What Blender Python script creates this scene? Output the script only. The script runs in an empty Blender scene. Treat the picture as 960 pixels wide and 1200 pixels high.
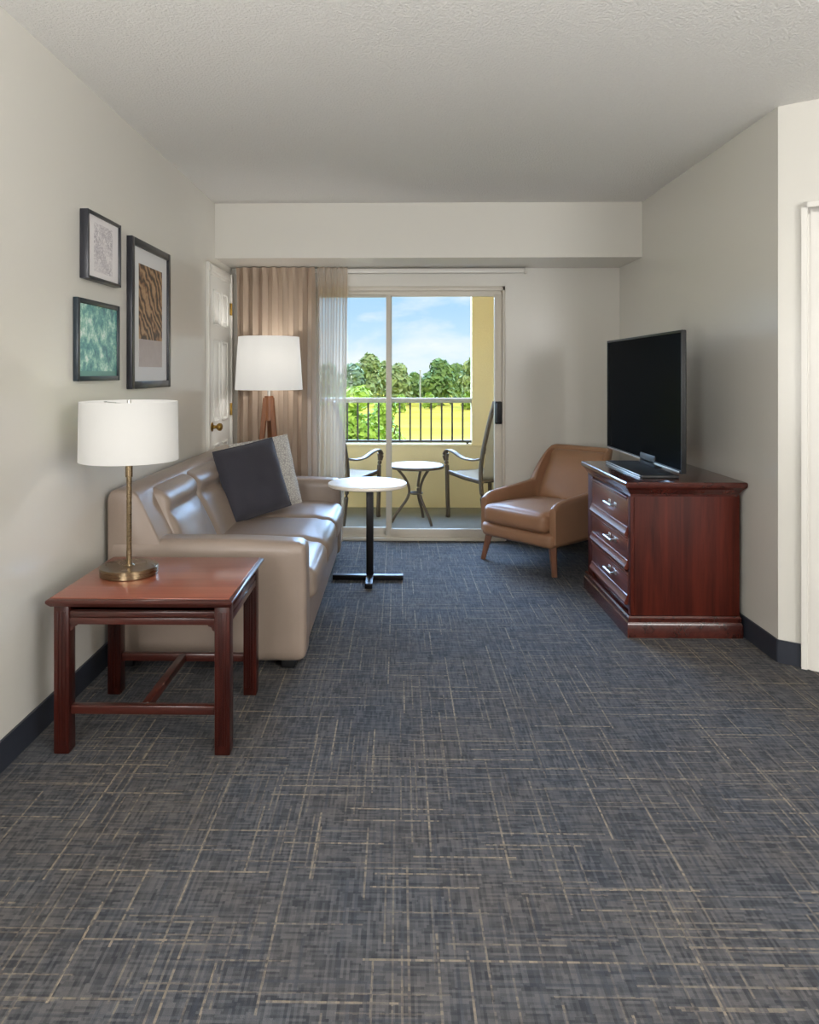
import bpy, bmesh, math, random
from mathutils import Vector, Matrix, noise
random.seed(7)
PI = math.pi
S = bpy.context.scene
COL = S.collection

def lin(r, g, b):
    f = lambda c: (c/255/12.92) if c <= 10.31 else ((c/255+.055)/1.055)**2.4
    return (f(r), f(g), f(b), 1)

# ------------------------------------------------------------------ camera
F_PX = 850.0; YAW = .018; HOR = 437.0
cd = bpy.data.cameras.new('camera'); cam = bpy.data.objects.new('camera', cd); COL.objects.link(cam)
cam.location = (0, 0, 1.27); cam.rotation_euler = (PI/2, 0, YAW)
cd.sensor_fit = 'VERTICAL'; cd.sensor_height = 36.0; cd.lens = F_PX*36/1200
CX = 467 - F_PX*math.tan(YAW)
cd.shift_x = (480-CX)/1200; cd.shift_y = -(600-HOR)/1200
cd.clip_start = .05; cd.clip_end = 600
S.camera = cam
S.view_settings.view_transform = 'Standard'; S.view_settings.look = 'None'
S.view_settings.gamma = 1; S.view_settings.use_curve_mapping = False
S.view_settings.exposure = 0.2
S.cycles.use_denoising = True
S.cycles.max_bounces = 10; S.cycles.diffuse_bounces = 5; S.cycles.transparent_max_bounces = 16
S.cycles.caustics_reflective = False; S.cycles.caustics_refractive = False
S.cycles.sample_clamp_indirect = 6

# ------------------------------------------------------------------ node helpers
class NT:
    def __init__(s, tree): s.t = tree; s.n = tree.nodes; s.l = tree.links
    def new(s, kind, **kw):
        n = s.n.new(kind)
        for k, v in kw.items(): setattr(n, k, v)
        return n
    def put(s, sock, v):
        if hasattr(v, 'is_output') or isinstance(v, bpy.types.NodeSocket): s.l.new(v, sock)
        elif v is not None: sock.default_value = v
    def m(s, op, a, b=None, c=None, clamp=False):
        n = s.new('ShaderNodeMath', operation=op, use_clamp=clamp)
        for i, x in enumerate((a, b, c)):
            if x is not None: s.put(n.inputs[i], x)
        return n.outputs[0]
    def xyz(s, x, y, z):
        n = s.new('ShaderNodeCombineXYZ')
        for i, q in enumerate((x, y, z)): s.put(n.inputs[i], q)
        return n.outputs[0]
    def sep(s, v):
        n = s.new('ShaderNodeSeparateXYZ'); s.put(n.inputs[0], v); return n.outputs
    def obj(s): return s.new('ShaderNodeTexCoord').outputs['Object']
    def mapping(s, v, scale=(1,1,1), rot=(0,0,0), loc=(0,0,0)):
        n = s.new('ShaderNodeMapping'); s.put(n.inputs['Vector'], v)
        n.inputs['Scale'].default_value = scale; n.inputs['Rotation'].default_value = rot; n.inputs['Location'].default_value = loc
        return n.outputs[0]
    def noise(s, v, scale, detail=3, rough=.55, dist=0):
        n = s.new('ShaderNodeTexNoise'); s.put(n.inputs['Vector'], v)
        n.inputs['Scale'].default_value = scale; n.inputs['Detail'].default_value = detail
        n.inputs['Roughness'].default_value = rough; n.inputs['Distortion'].default_value = dist
        return n.outputs['Fac']
    def white(s, v):
        n = s.new('ShaderNodeTexWhiteNoise', noise_dimensions='3D'); s.put(n.inputs['Vector'], v); return n.outputs['Value']
    def mix(s, fac, a, b, mode='MIX'):
        n = s.new('ShaderNodeMix', data_type='RGBA', blend_type=mode)
        s.put(n.inputs[0], fac); s.put(n.inputs[6], a); s.put(n.inputs[7], b)
        return n.outputs[2]
    def ramp(s, fac, stops):
        n = s.new('ShaderNodeValToRGB'); s.put(n.inputs[0], fac); e = n.color_ramp.elements
        while len(e) < len(stops): e.new(.5)
        for q, (p, c) in zip(e, stops): q.position = p; q.color = c
        return n.outputs[0]
    def bump(s, h, strength=.3, dist=.01):
        n = s.new('ShaderNodeBump'); s.put(n.inputs['Height'], h)
        n.inputs['Strength'].default_value = strength; n.inputs['Distance'].default_value = dist
        return n.outputs[0]

def mat(name, color=(.5,.5,.5,1), rough=.5, metal=0, build=None, **kw):
    m = bpy.data.materials.new(name); m.use_nodes = True
    T = NT(m.node_tree); b = T.n['Principled BSDF']
    b.inputs['Base Color'].default_value = color; b.inputs['Roughness'].default_value = rough; b.inputs['Metallic'].default_value = metal
    for k, v in kw.items(): b.inputs[k.replace('_', ' ')].default_value = v
    if build:
        r = build(T) or {}
        for k, v in r.items(): T.put(b.inputs[k.replace('_', ' ')], v)
    return m

# ------------------------------------------------------------------ world: blue sky with soft white clouds
w = bpy.data.worlds.new('sky'); S.world = w; w.use_nodes = True
T = NT(w.node_tree); T.n.clear()
dirv = T.new('ShaderNodeTexCoord').outputs['Generated']
dx, dy, dz = T.sep(dirv)
grad = T.ramp(dz, [(0, lin(222,240,252)), (.06, lin(190,224,250)), (.16, lin(140,196,240)), (.5, lin(110,172,232))])
cl = T.noise(T.mapping(dirv, (1, 1, 2.6), loc=(3.32, 1.4, .25)), 5.0, 6, .55, .2)
clm = T.ramp(cl, [(.47, (0,0,0,1)), (.66, (1,1,1,1))])
sky = T.mix(clm, grad, lin(246,249,253))
sky = T.mix(T.ramp(dz, [(.13,(0,0,0,1)),(.4,(1,1,1,1))]), sky, lin(168,205,255))  # cooler tint above the visible sky, part of the added room fill
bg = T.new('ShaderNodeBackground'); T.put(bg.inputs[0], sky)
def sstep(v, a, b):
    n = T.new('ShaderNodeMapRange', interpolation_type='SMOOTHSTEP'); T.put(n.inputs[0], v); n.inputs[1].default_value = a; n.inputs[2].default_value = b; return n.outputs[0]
sky_fill = T.m('MULTIPLY', T.m('MULTIPLY', sstep(dz, .125, .3), T.m('SUBTRACT', 1, sstep(dz, .6, .85))), sstep(dy, .15, .6))   # extra sky brightness added above the visible part to light the room
T.put(bg.inputs[1], T.m('ADD', 1.0, T.m('MULTIPLY', sky_fill, 27.0)))
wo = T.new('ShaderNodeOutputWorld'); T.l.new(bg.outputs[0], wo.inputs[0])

# ------------------------------------------------------------------ lights
def light(name, kind, loc, energy, color=(1,1,1), rot=(0,0,0), **kw):
    d = bpy.data.lights.new(name, kind); d.energy = energy; d.color = color
    for k, v in kw.items(): setattr(d, k, v)
    o = bpy.data.objects.new(name, d); COL.objects.link(o); o.location = loc; o.rotation_euler = rot
    return o
light('sun', 'SUN', (20, -20, 40), 2.6, (1, .95, .85), (math.radians(38), math.radians(14), 0), angle=.01)
# added fill lights, unseen behind the camera: one aimed up, one either side
light('fill_uplight', 'AREA', (.8, -.55, 1.28), 120, (1, .995, .99), (math.radians(180), 0, 0), shape='RECTANGLE', size=3.0, size_y=1.4)
light('fill_light', 'AREA', (-1.1, -.7, 1.35), 52, (1, .995, .985), (math.radians(106), 0, math.radians(-25)), shape='RECTANGLE', size=.7, size_y=1.2)
light('fill_light', 'AREA', (3.0, -1.4, 1.5), 88, (1, .995, .985), (math.radians(106), 0, math.radians(28)), shape='RECTANGLE', size=1.6, size_y=1.4)

# ------------------------------------------------------------------ materials
def paint(c, seed=0, rough=.42):
    def f(T):
        n = T.noise(T.obj(), 220, 2)
        n2 = T.noise(T.obj(), 1.3, 2)
        col = T.mix(T.m('MULTIPLY', n2, .06), c, tuple(q*.9 for q in c[:3])+(1,))
        return dict(Base_Color=col, Normal=T.bump(n, .03, .001))
    return f
WALLC = lin(216,213,205)
M = {}
M['wall'] = mat('wall_paint', WALLC, .24, build=paint(WALLC))
def ceil(T):
    o = T.obj(); n = T.noise(o, 95, 4, .6); n2 = T.noise(o, 220, 3)
    h = T.m('ADD', T.ramp(n, [(.42,(0,0,0,1)),(.62,(1,1,1,1))]), T.m('MULTIPLY', n2, .5))
    return dict(Normal=T.bump(h, .55, .006), Base_Color=T.mix(T.m('MULTIPLY', n, .35), lin(238,236,232), lin(212,210,205)))
M['ceiling'] = mat('popcorn_ceiling', lin(205,203,197), .9, build=ceil)

def carpet(T):
    x, y, z = T.sep(T.obj())
    def lines(u, v, pitch, length, thick, prob, seed):
        row = T.m('FLOOR', T.m('DIVIDE', v, pitch))
        r1 = T.white(T.xyz(row, seed, 3.3))
        seg = T.m('FLOOR', T.m('ADD', T.m('DIVIDE', u, length), T.m('MULTIPLY', r1, 9)))
        r2 = T.white(T.xyz(row, seg, seed+.5)); r3 = T.white(T.xyz(seg, row, seed+7.5))
        on = T.m('LESS_THAN', r2, prob)
        fr = T.m('FRACT', T.m('DIVIDE', v, pitch))
        d = T.m('ABSOLUTE', T.m('SUBTRACT', fr, T.m('ADD', .3, T.m('MULTIPLY', r1, .4))))
        ms = T.m('LESS_THAN', d, thick/pitch/2)
        return T.m('MULTIPLY', T.m('MULTIPLY', on, ms), T.m('ADD', .45, T.m('MULTIPLY', r3, .55)))
    def weave(u, v, pitch, length, seed):
        row = T.m('FLOOR', T.m('DIVIDE', v, pitch)); r1 = T.white(T.xyz(row, seed, 1.1))
        seg = T.m('FLOOR', T.m('ADD', T.m('DIVIDE', u, length), T.m('MULTIPLY', r1, 5)))
        return T.white(T.xyz(row, seg, seed+2.2))
    patch = T.noise(T.obj(), 3.2, 3)
    wx = weave(x, y, .0065, .05, 11); wy = weave(y, x, .0065, .05, 23)
    sel = T.ramp(T.noise(T.mapping(T.obj(), loc=(5,2,0)), 5, 2), [(.42,(0,0,0,1)),(.58,(1,1,1,1))])
    fib = T.noise(T.obj(), 420, 2)
    wv = T.m('ADD', T.m('MULTIPLY', T.mix(sel, wx, wy), .6), T.m('MULTIPLY', T.mix(sel, wy, wx), .4))
    wv = T.m('ADD', T.m('MULTIPLY', T.m('SUBTRACT', wv, .5), 1.3), .5, clamp=True)
    base = T.mix(wv, lin(46,50,58), lin(98,99,102))
    base = T.mix(T.ramp(patch, [(.35,(0,0,0,1)),(.65,(1,1,1,1))]), base, T.mix(wv, lin(55,54,57), lin(105,101,98)))
    tan = T.m('MAXIMUM', lines(x, y, .055, .27, .006, .34, 1), lines(y, x, .062, .28, .0055, .34, 2))
    tan = T.m('MAXIMUM', tan, T.m('MULTIPLY', T.m('MAXIMUM', lines(x, y, .021, .21, .005, .2, 4), lines(y, x, .023, .22, .005, .2, 5)), .55))
    dark = T.m('MAXIMUM', lines(x, y, .03, .16, .008, .25, 6), lines(y, x, .028, .16, .008, .22, 8))
    base = T.mix(T.m('MULTIPLY', dark, .5), base, lin(55,60,72))
    brk = T.m('ADD', .12, T.m('MULTIPLY', T.white(T.xyz(T.m('FLOOR', T.m('MULTIPLY', x, 110)), T.m('FLOOR', T.m('MULTIPLY', y, 110)), 4)), .85))
    col = T.mix(T.m('MULTIPLY', tan, brk), base, lin(170,154,132))
    col = T.mix(T.m('MULTIPLY', fib, .45), col, lin(46,47,52))
    return dict(Base_Color=col, Normal=T.bump(T.m('ADD', fib, wv), .5, .004))
M['carpet'] = mat('woven_carpet', rough=.95, build=carpet, Specular_IOR_Level=.44)
M['base'] = mat('vinyl_baseboard', lin(44,48,58), .45, build=lambda T: dict(Normal=T.bump(T.noise(T.obj(), 60), .05, .002)))
M['trim'] = mat('white_trim_paint', lin(226,223,216), .35, build=lambda T: dict(Normal=T.bump(T.noise(T.obj(), 90), .03, .001)))
M['door'] = mat('white_door_paint', lin(236,235,230), .38, build=lambda T: dict(Normal=T.bump(T.noise(T.mapping(T.obj(), (30,30,1)), 6), .05, .001)))
M['alu'] = mat('painted_aluminium', lin(206,199,186), .35, build=lambda T: dict(Normal=T.bump(T.noise(T.obj(), 120), .03, .001)))
M['brass'] = mat('aged_brass', lin(150,120,60), .25, 1, build=lambda T: dict(Roughness=T.m('ADD', .2, T.m('MULTIPLY', T.noise(T.obj(), 40), .2))))
def wood(c1, c2, axis, sc=1.0, br=.5):
    def f(T):
        s = [26*sc]*3; s[axis] = 1.6*sc
        o = T.mapping(T.obj(), s)
        n = T.noise(o, 1.0, 5, .6, .8); n2 = T.noise(o, 6, 3, .6)
        fac = T.m('ADD', T.m('MULTIPLY', n, .8), T.m('MULTIPLY', n2, .25))
        return dict(Base_Color=T.ramp(fac, [(.3, c1), (.72, c2)]), Normal=T.bump(n2, .04, .001))
    return f
CH1, CH2 = lin(70,26,18), lin(128,56,38)
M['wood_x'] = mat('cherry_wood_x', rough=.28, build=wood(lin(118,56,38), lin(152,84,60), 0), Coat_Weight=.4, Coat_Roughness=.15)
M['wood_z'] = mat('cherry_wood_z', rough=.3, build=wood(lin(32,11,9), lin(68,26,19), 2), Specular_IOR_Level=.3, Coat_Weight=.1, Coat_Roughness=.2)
M['wood_dx'] = mat('cherry_rail_wood', rough=.3, build=wood(lin(40,15,12), lin(78,33,24), 0), Coat_Weight=.35, Coat_Roughness=.2)
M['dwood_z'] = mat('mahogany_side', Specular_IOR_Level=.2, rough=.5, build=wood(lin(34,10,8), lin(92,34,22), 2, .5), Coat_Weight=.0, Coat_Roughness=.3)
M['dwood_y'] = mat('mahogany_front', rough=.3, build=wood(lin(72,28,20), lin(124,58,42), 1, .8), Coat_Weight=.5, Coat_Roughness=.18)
M['dwood_x'] = mat('mahogany_top', rough=.22, build=wood(lin(44,18,15), lin(82,36,28), 1, .8), Coat_Weight=.5, Coat_Roughness=.12)
M['legwood'] = mat('walnut_leg', rough=.4, build=wood(lin(92,58,40), lin(134,90,66), 2))
M['lampwood'] = mat('teak_tripod', rough=.4, build=wood(lin(104,60,34), lin(146,94,58), 2))
def leather(c, sc=260):
    def f(T):
        o = T.obj(); v = T.new('ShaderNodeTexVoronoi'); T.put(v.inputs['Vector'], o); v.inputs['Scale'].default_value = sc
        n = T.noise(o, 5, 3)
        return dict(Base_Color=T.mix(n, tuple(q*.85 for q in c[:3])+(1,), tuple(min(1,q*1.12) for q in c[:3])+(1,)), Normal=T.bump(T.m('ADD', v.outputs[0], T.m('MULTIPLY', T.noise(o, 14, 3), 1.5)), .12, .003))
    return f
M['sofa'] = mat('taupe_leather', rough=.4, build=leather(lin(146,130,118)), Coat_Weight=.15, Coat_Roughness=.3)
M['chair'] = mat('tan_leather', rough=.42, build=leather(lin(160,120,92)))
M['black'] = mat('black_metal', lin(26,24,25), .35, .6, build=lambda T: dict(Roughness=T.m('ADD', .28, T.m('MULTIPLY', T.noise(T.obj(), 30), .2))))
M['blackplastic'] = mat('black_plastic', lin(14,14,16), .3, build=lambda T: dict(Roughness=T.m('ADD', .45, T.m('MULTIPLY', T.noise(T.obj(), 30), .1))))
M['screen'] = mat('tv_screen', lin(15,19,22), .22, build=lambda T: dict(Roughness=T.m('ADD', .2, T.m('MULTIPLY', T.noise(T.obj(), 3), .05))), IOR=1.03)
M['silver'] = mat('brushed_nickel', lin(205,203,198), .28, 1, build=lambda T: dict(Roughness=T.m('ADD', .22, T.m('MULTIPLY', T.noise(T.obj(), 80), .15))))
M['bronze'] = mat('antique_bronze', lin(140,122,96), .24, 1, build=lambda T: dict(Roughness=T.m('ADD', .18, T.m('MULTIPLY', T.noise(T.mapping(T.obj(), (4,4,200)), 3), .2))))
M['patio'] = mat('bronze_patio_metal', lin(98,82,68), .4, .3, build=lambda T: dict(Roughness=T.m('ADD', .3, T.m('MULTIPLY', T.noise(T.obj(), 60), .2))))
M['sling'] = mat('beige_sling_mesh', rough=.8, build=lambda T: dict(Base_Color=T.mix(T.noise(T.obj(), 300, 1), lin(150,135,115), lin(196,182,160))))
M['whitetop'] = mat('white_laminate', lin(236,228,214), .4, build=lambda T: dict(Base_Color=T.mix(T.noise(T.obj(), 8), lin(252,243,228), lin(244,236,222))))
M['mosaic'] = mat('pale_stone_mosaic', rough=.35, build=lambda T: dict(Base_Color=T.mix(T.noise(T.obj(), 60, 2), lin(190,184,172), lin(236,232,224))))
def fabric(c1, c2, sc=500, bs=.25):
    def f(T):
        o = T.obj(); n = T.noise(o, sc, 1)
        return dict(Base_Color=T.mix(n, c1, c2), Normal=T.bump(n, bs, .002))
    return f
M['navy'] = mat('charcoal_navy_cloth', rough=.8, build=fabric(lin(38,38,48), lin(60,58,68)), Sheen_Weight=.2)
def patterned(T):
    o = T.obj(); v = T.new('ShaderNodeTexVoronoi', feature='DISTANCE_TO_EDGE'); T.put(v.inputs['Vector'], o); v.inputs['Scale'].default_value = 75
    return dict(Base_Color=T.mix(T.ramp(v.outputs[0], [(.06,(0,0,0,1)),(.16,(1,1,1,1))]), lin(168,164,160), lin(208,205,198)), Normal=T.bump(T.noise(o, 300), .2, .002))
M['pattern'] = mat('grey_patterned_cloth', rough=.85, build=patterned)
M['cream'] = mat('cream_stucco', rough=.85, build=lambda T: dict(Base_Color=T.mix(T.noise(T.obj(), 6), lin(244,224,180), lin(236,214,170)), Normal=T.bump(T.noise(T.obj(), 60, 4), .3, .006)))
M['concrete'] = mat('balcony_concrete', rough=.8, build=lambda T: dict(Base_Color=T.mix(T.noise(T.obj(), 5, 4), lin(122,118,110), lin(150,146,138)), Normal=T.bump(T.noise(T.obj(), 80, 3), .2, .004)))
M['rail'] = mat('weathered_grey_rail', rough=.5, build=lambda T: dict(Base_Color=T.mix(T.noise(T.obj(), 12, 4), lin(196,194,186), lin(160,158,150))))
M['bar'] = mat('dark_baluster_metal', lin(86,80,72), .5, .2, build=lambda T: dict(Roughness=T.m('ADD', .4, T.m('MULTIPLY', T.noise(T.obj(), 40), .2))))
M['grass'] = mat('dry_grass_field', rough=.95, Specular_IOR_Level=0, build=lambda T: dict(Base_Color=T.mix(T.ramp(T.noise(T.mapping(T.obj(), (.25,1,1)), .16, 5, .65), [(.35,(0,0,0,1)),(.65,(1,1,1,1))]), lin(158,142,50), lin(194,166,76))))
def leaves(c1, c2, c3):
    def f(T):
        n = T.noise(T.obj(), .55, 4, .6); g = T.new('ShaderNodeNewGeometry')
        r = g.outputs['Random Per Island']
        return dict(Base_Color=T.mix(T.m('MULTIPLY', r, .6), T.ramp(n, [(.35, c1), (.65, c2)]), c3))
    return f
M['leaf_dark'] = mat('oak_leaves', rough=.7, Specular_IOR_Level=.1, build=leaves(lin(82,112,70), lin(130,156,84), lin(150,168,104)))
M['leaf_mid'] = mat('mixed_leaves', rough=.7, Specular_IOR_Level=.1, build=leaves(lin(122,146,92), lin(168,182,112), lin(186,190,136)))
M['leaf_blue'] = mat('bluish_leaves', rough=.7, Specular_IOR_Level=.1, build=leaves(lin(112,140,120), lin(146,172,140), lin(170,186,150)))
M['leaf_lime'] = mat('lime_leaves', rough=.65, Specular_IOR_Level=.15, build=leaves(lin(120,156,50), lin(166,192,72), lin(196,212,108)))
M['bark'] = mat('bark', rough=.9, build=lambda T: dict(Base_Color=T.mix(T.noise(T.obj(), 3), lin(80,66,52), lin(120,104,86))))

def shader_mat(name, fn):
    m = bpy.data.materials.new(name); m.use_nodes = True; T = NT(m.node_tree); T.n.clear()
    out = T.new('ShaderNodeOutputMaterial'); T.l.new(fn(T), out.inputs[0]); return m
def mixsh(T, fac, a, b):
    n = T.new('ShaderNodeMixShader'); T.put(n.inputs[0], fac); T.l.new(a, n.inputs[1]); T.l.new(b, n.inputs[2]); return n.outputs[0]
def glass(T):
    tr = T.new('ShaderNodeBsdfTransparent'); tr.inputs[0].default_value = (.965,.975,.97,1)
    gl = T.new('ShaderNodeBsdfGlossy'); gl.inputs['Roughness'].default_value = .02
    fr = T.new('ShaderNodeFresnel'); fr.inputs[0].default_value = 1.35
    return mixsh(T, T.m('MULTIPLY', fr.outputs[0], .25), tr.outputs[0], gl.outputs[0])
M['glass'] = shader_mat('clear_glass', glass)
def drape(color, trans, clear):
    def f(T):
        n = T.noise(T.mapping(T.obj(), (500,500,500)), 1)
        col = T.mix(T.m('MULTIPLY', n, .4), color, tuple(q*.8 for q in color[:3])+(1,))
        d = T.new('ShaderNodeBsdfDiffuse'); T.put(d.inputs[0], col)
        t = T.new('ShaderNodeBsdfTranslucent'); T.put(t.inputs[0], col)
        s = mixsh(T, trans, d.outputs[0], t.outputs[0])
        if clear:
            tp = T.new('ShaderNodeBsdfTransparent'); s = mixsh(T, clear, s, tp.outputs[0])
        return s
    return f
M['drape'] = shader_mat('taupe_drape', drape(lin(190,171,153), .25, 0))
M['sheer'] = shader_mat('taupe_sheer', drape(lin(206,188,168), .45, .52))
def shade(col, em):
    def f(T):
        n = T.noise(T.mapping(T.obj(), (300,300,300)), 1)
        d = T.new('ShaderNodeBsdfDiffuse'); d.inputs[0].default_value = lin(214,213,210)
        t = T.new('ShaderNodeBsdfTranslucent'); t.inputs[0].default_value = lin(214,212,208)
        e = T.new('ShaderNodeEmission'); e.inputs[0].default_value = col; T.put(e.inputs[1], T.m('ADD', em*.96, T.m('MULTIPLY', n, em*.08)))
        a = T.new('ShaderNodeAddShader'); T.l.new(mixsh(T, .3, d.outputs[0], t.outputs[0]), a.inputs[0]); T.l.new(e.outputs[0], a.inputs[1])
        return a.outputs[0]
    return f
M['shade1'] = shader_mat('lit_lampshade_linen', shade((1,.995,.985,1), .10))
M['shade2'] = shader_mat('lit_floor_shade_linen', shade((1,.995,.985,1), .20))
M['frame'] = mat('charcoal_frame', lin(38,39,46), .35, build=lambda T: dict(Roughness=T.m('ADD', .3, T.m('MULTIPLY', T.noise(T.obj(), 30), .1))))
M['frame2'] = mat('dark_teal_frame', lin(34,46,54), .35, build=lambda T: dict(Roughness=T.m('ADD', .3, T.m('MULTIPLY', T.noise(T.obj(), 30), .1))))
M['mat'] = mat('white_mat_board', lin(222,222,224), .6, build=lambda T: dict(Normal=T.bump(T.noise(T.obj(), 200), .03, .001)))
def art_sketch(T):
    x, y, z = T.sep(T.obj())
    n = T.noise(T.mapping(T.obj(), (1,1,1)), 34, 6, .75, 1.5)
    m = T.ramp(n, [(.44,(1,1,1,1)),(.5,(0,0,0,1)),(.56,(1,1,1,1))])
    dy_ = T.m('ABSOLUTE', T.m('SUBTRACT', y, 0)); dz_ = T.m('ABSOLUTE', T.m('SUBTRACT', z, 0))
    inside = T.m('MULTIPLY', T.m('LESS_THAN', dy_, .095), T.m('LESS_THAN', dz_, .10))
    patch = T.ramp(T.noise(T.obj(), 9, 2), [(.38,(0,0,0,1)),(.6,(1,1,1,1))])
    ink = T.m('MULTIPLY', T.m('MULTIPLY', T.m('SUBTRACT', 1, m), inside), T.m('ADD', .35, T.m('MULTIPLY', patch, .5)))
    return dict(Base_Color=T.mix(ink, lin(234,230,232), lin(112,100,122)))
M['art1'] = mat('sketch_print', rough=.5, build=art_sketch)
def art_weave(T):
    o = T.obj(); wv = T.new('ShaderNodeTexWave', wave_type='BANDS', bands_direction='DIAGONAL'); T.put(wv.inputs['Vector'], T.mapping(o, (1,1,1), rot=(0,0,0)))
    wv.inputs['Scale'].default_value = 9; wv.inputs['Distortion'].default_value = 11; wv.inputs['Detail'].default_value = 4
    n = T.noise(o, 30, 4)
    return dict(Base_Color=T.ramp(T.m('ADD', T.m('MULTIPLY', wv.outputs['Fac'], .55), T.m('MULTIPLY', n, .45)), [(.25, lin(66,50,42)), (.5, lin(136,98,70)), (.75, lin(180,148,116))]))
M['art2'] = mat('brown_woven_print', rough=.5, build=art_weave)
M['art2b'] = mat('rosy_grey_print', rough=.5, build=lambda T: dict(Base_Color=T.mix(T.noise(T.obj(), 20, 3), lin(176,164,164), lin(196,186,184))))
def art_green(T):
    o = T.obj(); x, y, z = T.sep(o)
    n = T.noise(o, 20, 6, .7, 0)
    c = T.ramp(n, [(.34, lin(60,114,130)), (.46, lin(96,162,162)), (.55, lin(156,208,192)), (.66, lin(232,246,240))])
    low = T.m('LESS_THAN', z, -.125)  # teal strip along the bottom: a reflection painted into the print
    return dict(Base_Color=T.mix(low, c, lin(96,152,146)))
M['art3'] = mat('green_foliage_print', rough=.35, build=art_green)
M['hall'] = mat('hall_paint', lin(168,150,124), .7, build=paint(lin(168,150,124)))

# ------------------------------------------------------------------ mesh builders
class MB:
    def __init__(s): s.v = []; s.f = []
    def add(s, vs, fs, mtx=None):
        k = len(s.v)
        s.v += [tuple(mtx @ Vector(p)) if mtx else tuple(p) for p in vs]
        s.f += [tuple(i+k for i in f) for f in fs]; return s
    def box(s, x0, x1, y0, y1, z0, z1, bev=.0, seg=2, mtx=None):
        b = bmesh.new(); bmesh.ops.create_cube(b, size=1)
        for v in b.verts: v.co = Vector(((x0+x1)/2+v.co.x*(x1-x0), (y0+y1)/2+v.co.y*(y1-y0), (z0+z1)/2+v.co.z*(z1-z0)))
        if bev > 0:
            bev = min(bev, .49*min(abs(x1-x0), abs(y1-y0), abs(z1-z0)))
            bmesh.ops.bevel(b, geom=b.edges[:], offset=bev, segments=seg, affect='EDGES', profile=.5)
        b.verts.index_update(); vs = [v.co.copy() for v in b.verts]; fs = [[v.index for v in f.verts] for f in b.faces]; b.free()
        return s.add(vs, fs, mtx)
    def rbox(s, x0, x1, y0, y1, z0, z1, r, bulge=(0,0,0), n=10, warp=None, mtx=None):
        """soft rounded box; bulge pushes face centres outwards"""
        b = bmesh.new(); bmesh.ops.create_cube(b, size=2)
        bmesh.ops.subdivide_edges(b, edges=b.edges[:], cuts=n, use_grid_fill=True)
        c = Vector(((x0+x1)/2, (y0+y1)/2, (z0+z1)/2)); h = Vector(((x1-x0)/2, (y1-y0)/2, (z1-z0)/2))
        r = min(r, min(h)*.98); out = []
        for v in b.verts:
            q = v.co.copy()
            q = Vector([math.copysign(1-(1-abs(t))**1.35, t) for t in q])   # denser near the edges
            p = Vector((q.x*h.x, q.y*h.y, q.z*h.z))
            inner = Vector([max(-(h[i]-r), min(h[i]-r, p[i])) for i in range(3)])
            d = p-inner
            if d.length > 1e-9: p = inner + d.normalized()*r
            for i in range(3):
                a, e = [(1-q[j]*q[j]) for j in range(3) if j != i]
                p[i] += math.copysign(bulge[i], q[i])*max(0, a*e)**.6*min(1, abs(q[i])**2)
            p += c
            if warp: p = warp(p, q)
            out.append(p)
        b.verts.index_update(); fs = [[v.index for v in f.verts] for f in b.faces]; b.free()
        return s.add(out, fs, mtx)
    def cyl(s, x, y, z0, z1, r0, r1=None, n=32, mtx=None):
        r1 = r0 if r1 is None else r1
        return s.lathe([(0,z0),(r0,z0),(r1,z1),(0,z1)], (x,y), n, mtx)
    def lathe(s, prof, c=(0,0), n=40, mtx=None, close=False):
        vs = []; fs = []; m = len(prof)
        for i in range(n):
            a = 2*PI*i/n
            for r, z in prof: vs.append((c[0]+r*math.cos(a), c[1]+r*math.sin(a), z))
        for i in range(n):
            j = (i+1) % n
            for k in range(m if close else m-1):
                k2 = (k+1) % m
                a, b_, c_, d = i*m+k, j*m+k, j*m+k2, i*m+k2
                if prof[k][0] < 1e-6: fs.append((a, c_, d))
                elif prof[k2][0] < 1e-6: fs.append((a, b_, d))
                else: fs.append((a, b_, c_, d))
        return s.add(vs, fs, mtx)
    def tube(s, pts, r, n=10, flat=None, mtx=None):
        """tube through points; r number or list; flat=(w,h) makes a rectangular-ish bar"""
        P = [Vector(p) for p in pts]; R = r if isinstance(r, (list, tuple)) else [r]*len(P)
        vs = []; fs = []; up = Vector((0,0,1))
        for i, p in enumerate(P):
            t = (P[min(i+1, len(P)-1)]-P[max(i-1, 0)]).normalized()
            a = t.cross(up)
            if a.length < .15: a = t.cross(Vector((0,1,0)))
            a.normalize(); b_ = a.cross(t).normalized()
            for k in range(n):
                an = 2*PI*(k+.5)/n; ca, sa = math.cos(an), math.sin(an)
                if flat:
                    sgn = lambda q: math.copysign(abs(q)**.35, q)
                    vs.append(p + a*flat[0]/2*sgn(ca)*R[i] + b_*flat[1]/2*sgn(sa)*R[i])
                else: vs.append(p + (a*ca+b_*sa)*R[i])
        for i in range(len(P)-1):
            for k in range(n): fs.append((i*n+k, i*n+(k+1) % n, (i+1)*n+(k+1) % n, (i+1)*n+k))
        fs.append(tuple(range(n))); fs.append(tuple((len(P)-1)*n+k for k in reversed(range(n))))
        return s.add(vs, fs, mtx)
    def prism(s, poly, z0, z1, mtx=None):
        n = len(poly); vs = [(x,y,z0) for x, y in poly]+[(x,y,z1) for x, y in poly]
        fs = [tuple(reversed(range(n))), tuple(range(n, 2*n))]+[(i, (i+1) % n, n+(i+1) % n, n+i) for i in range(n)]
        return s.add(vs, fs, mtx)
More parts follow.
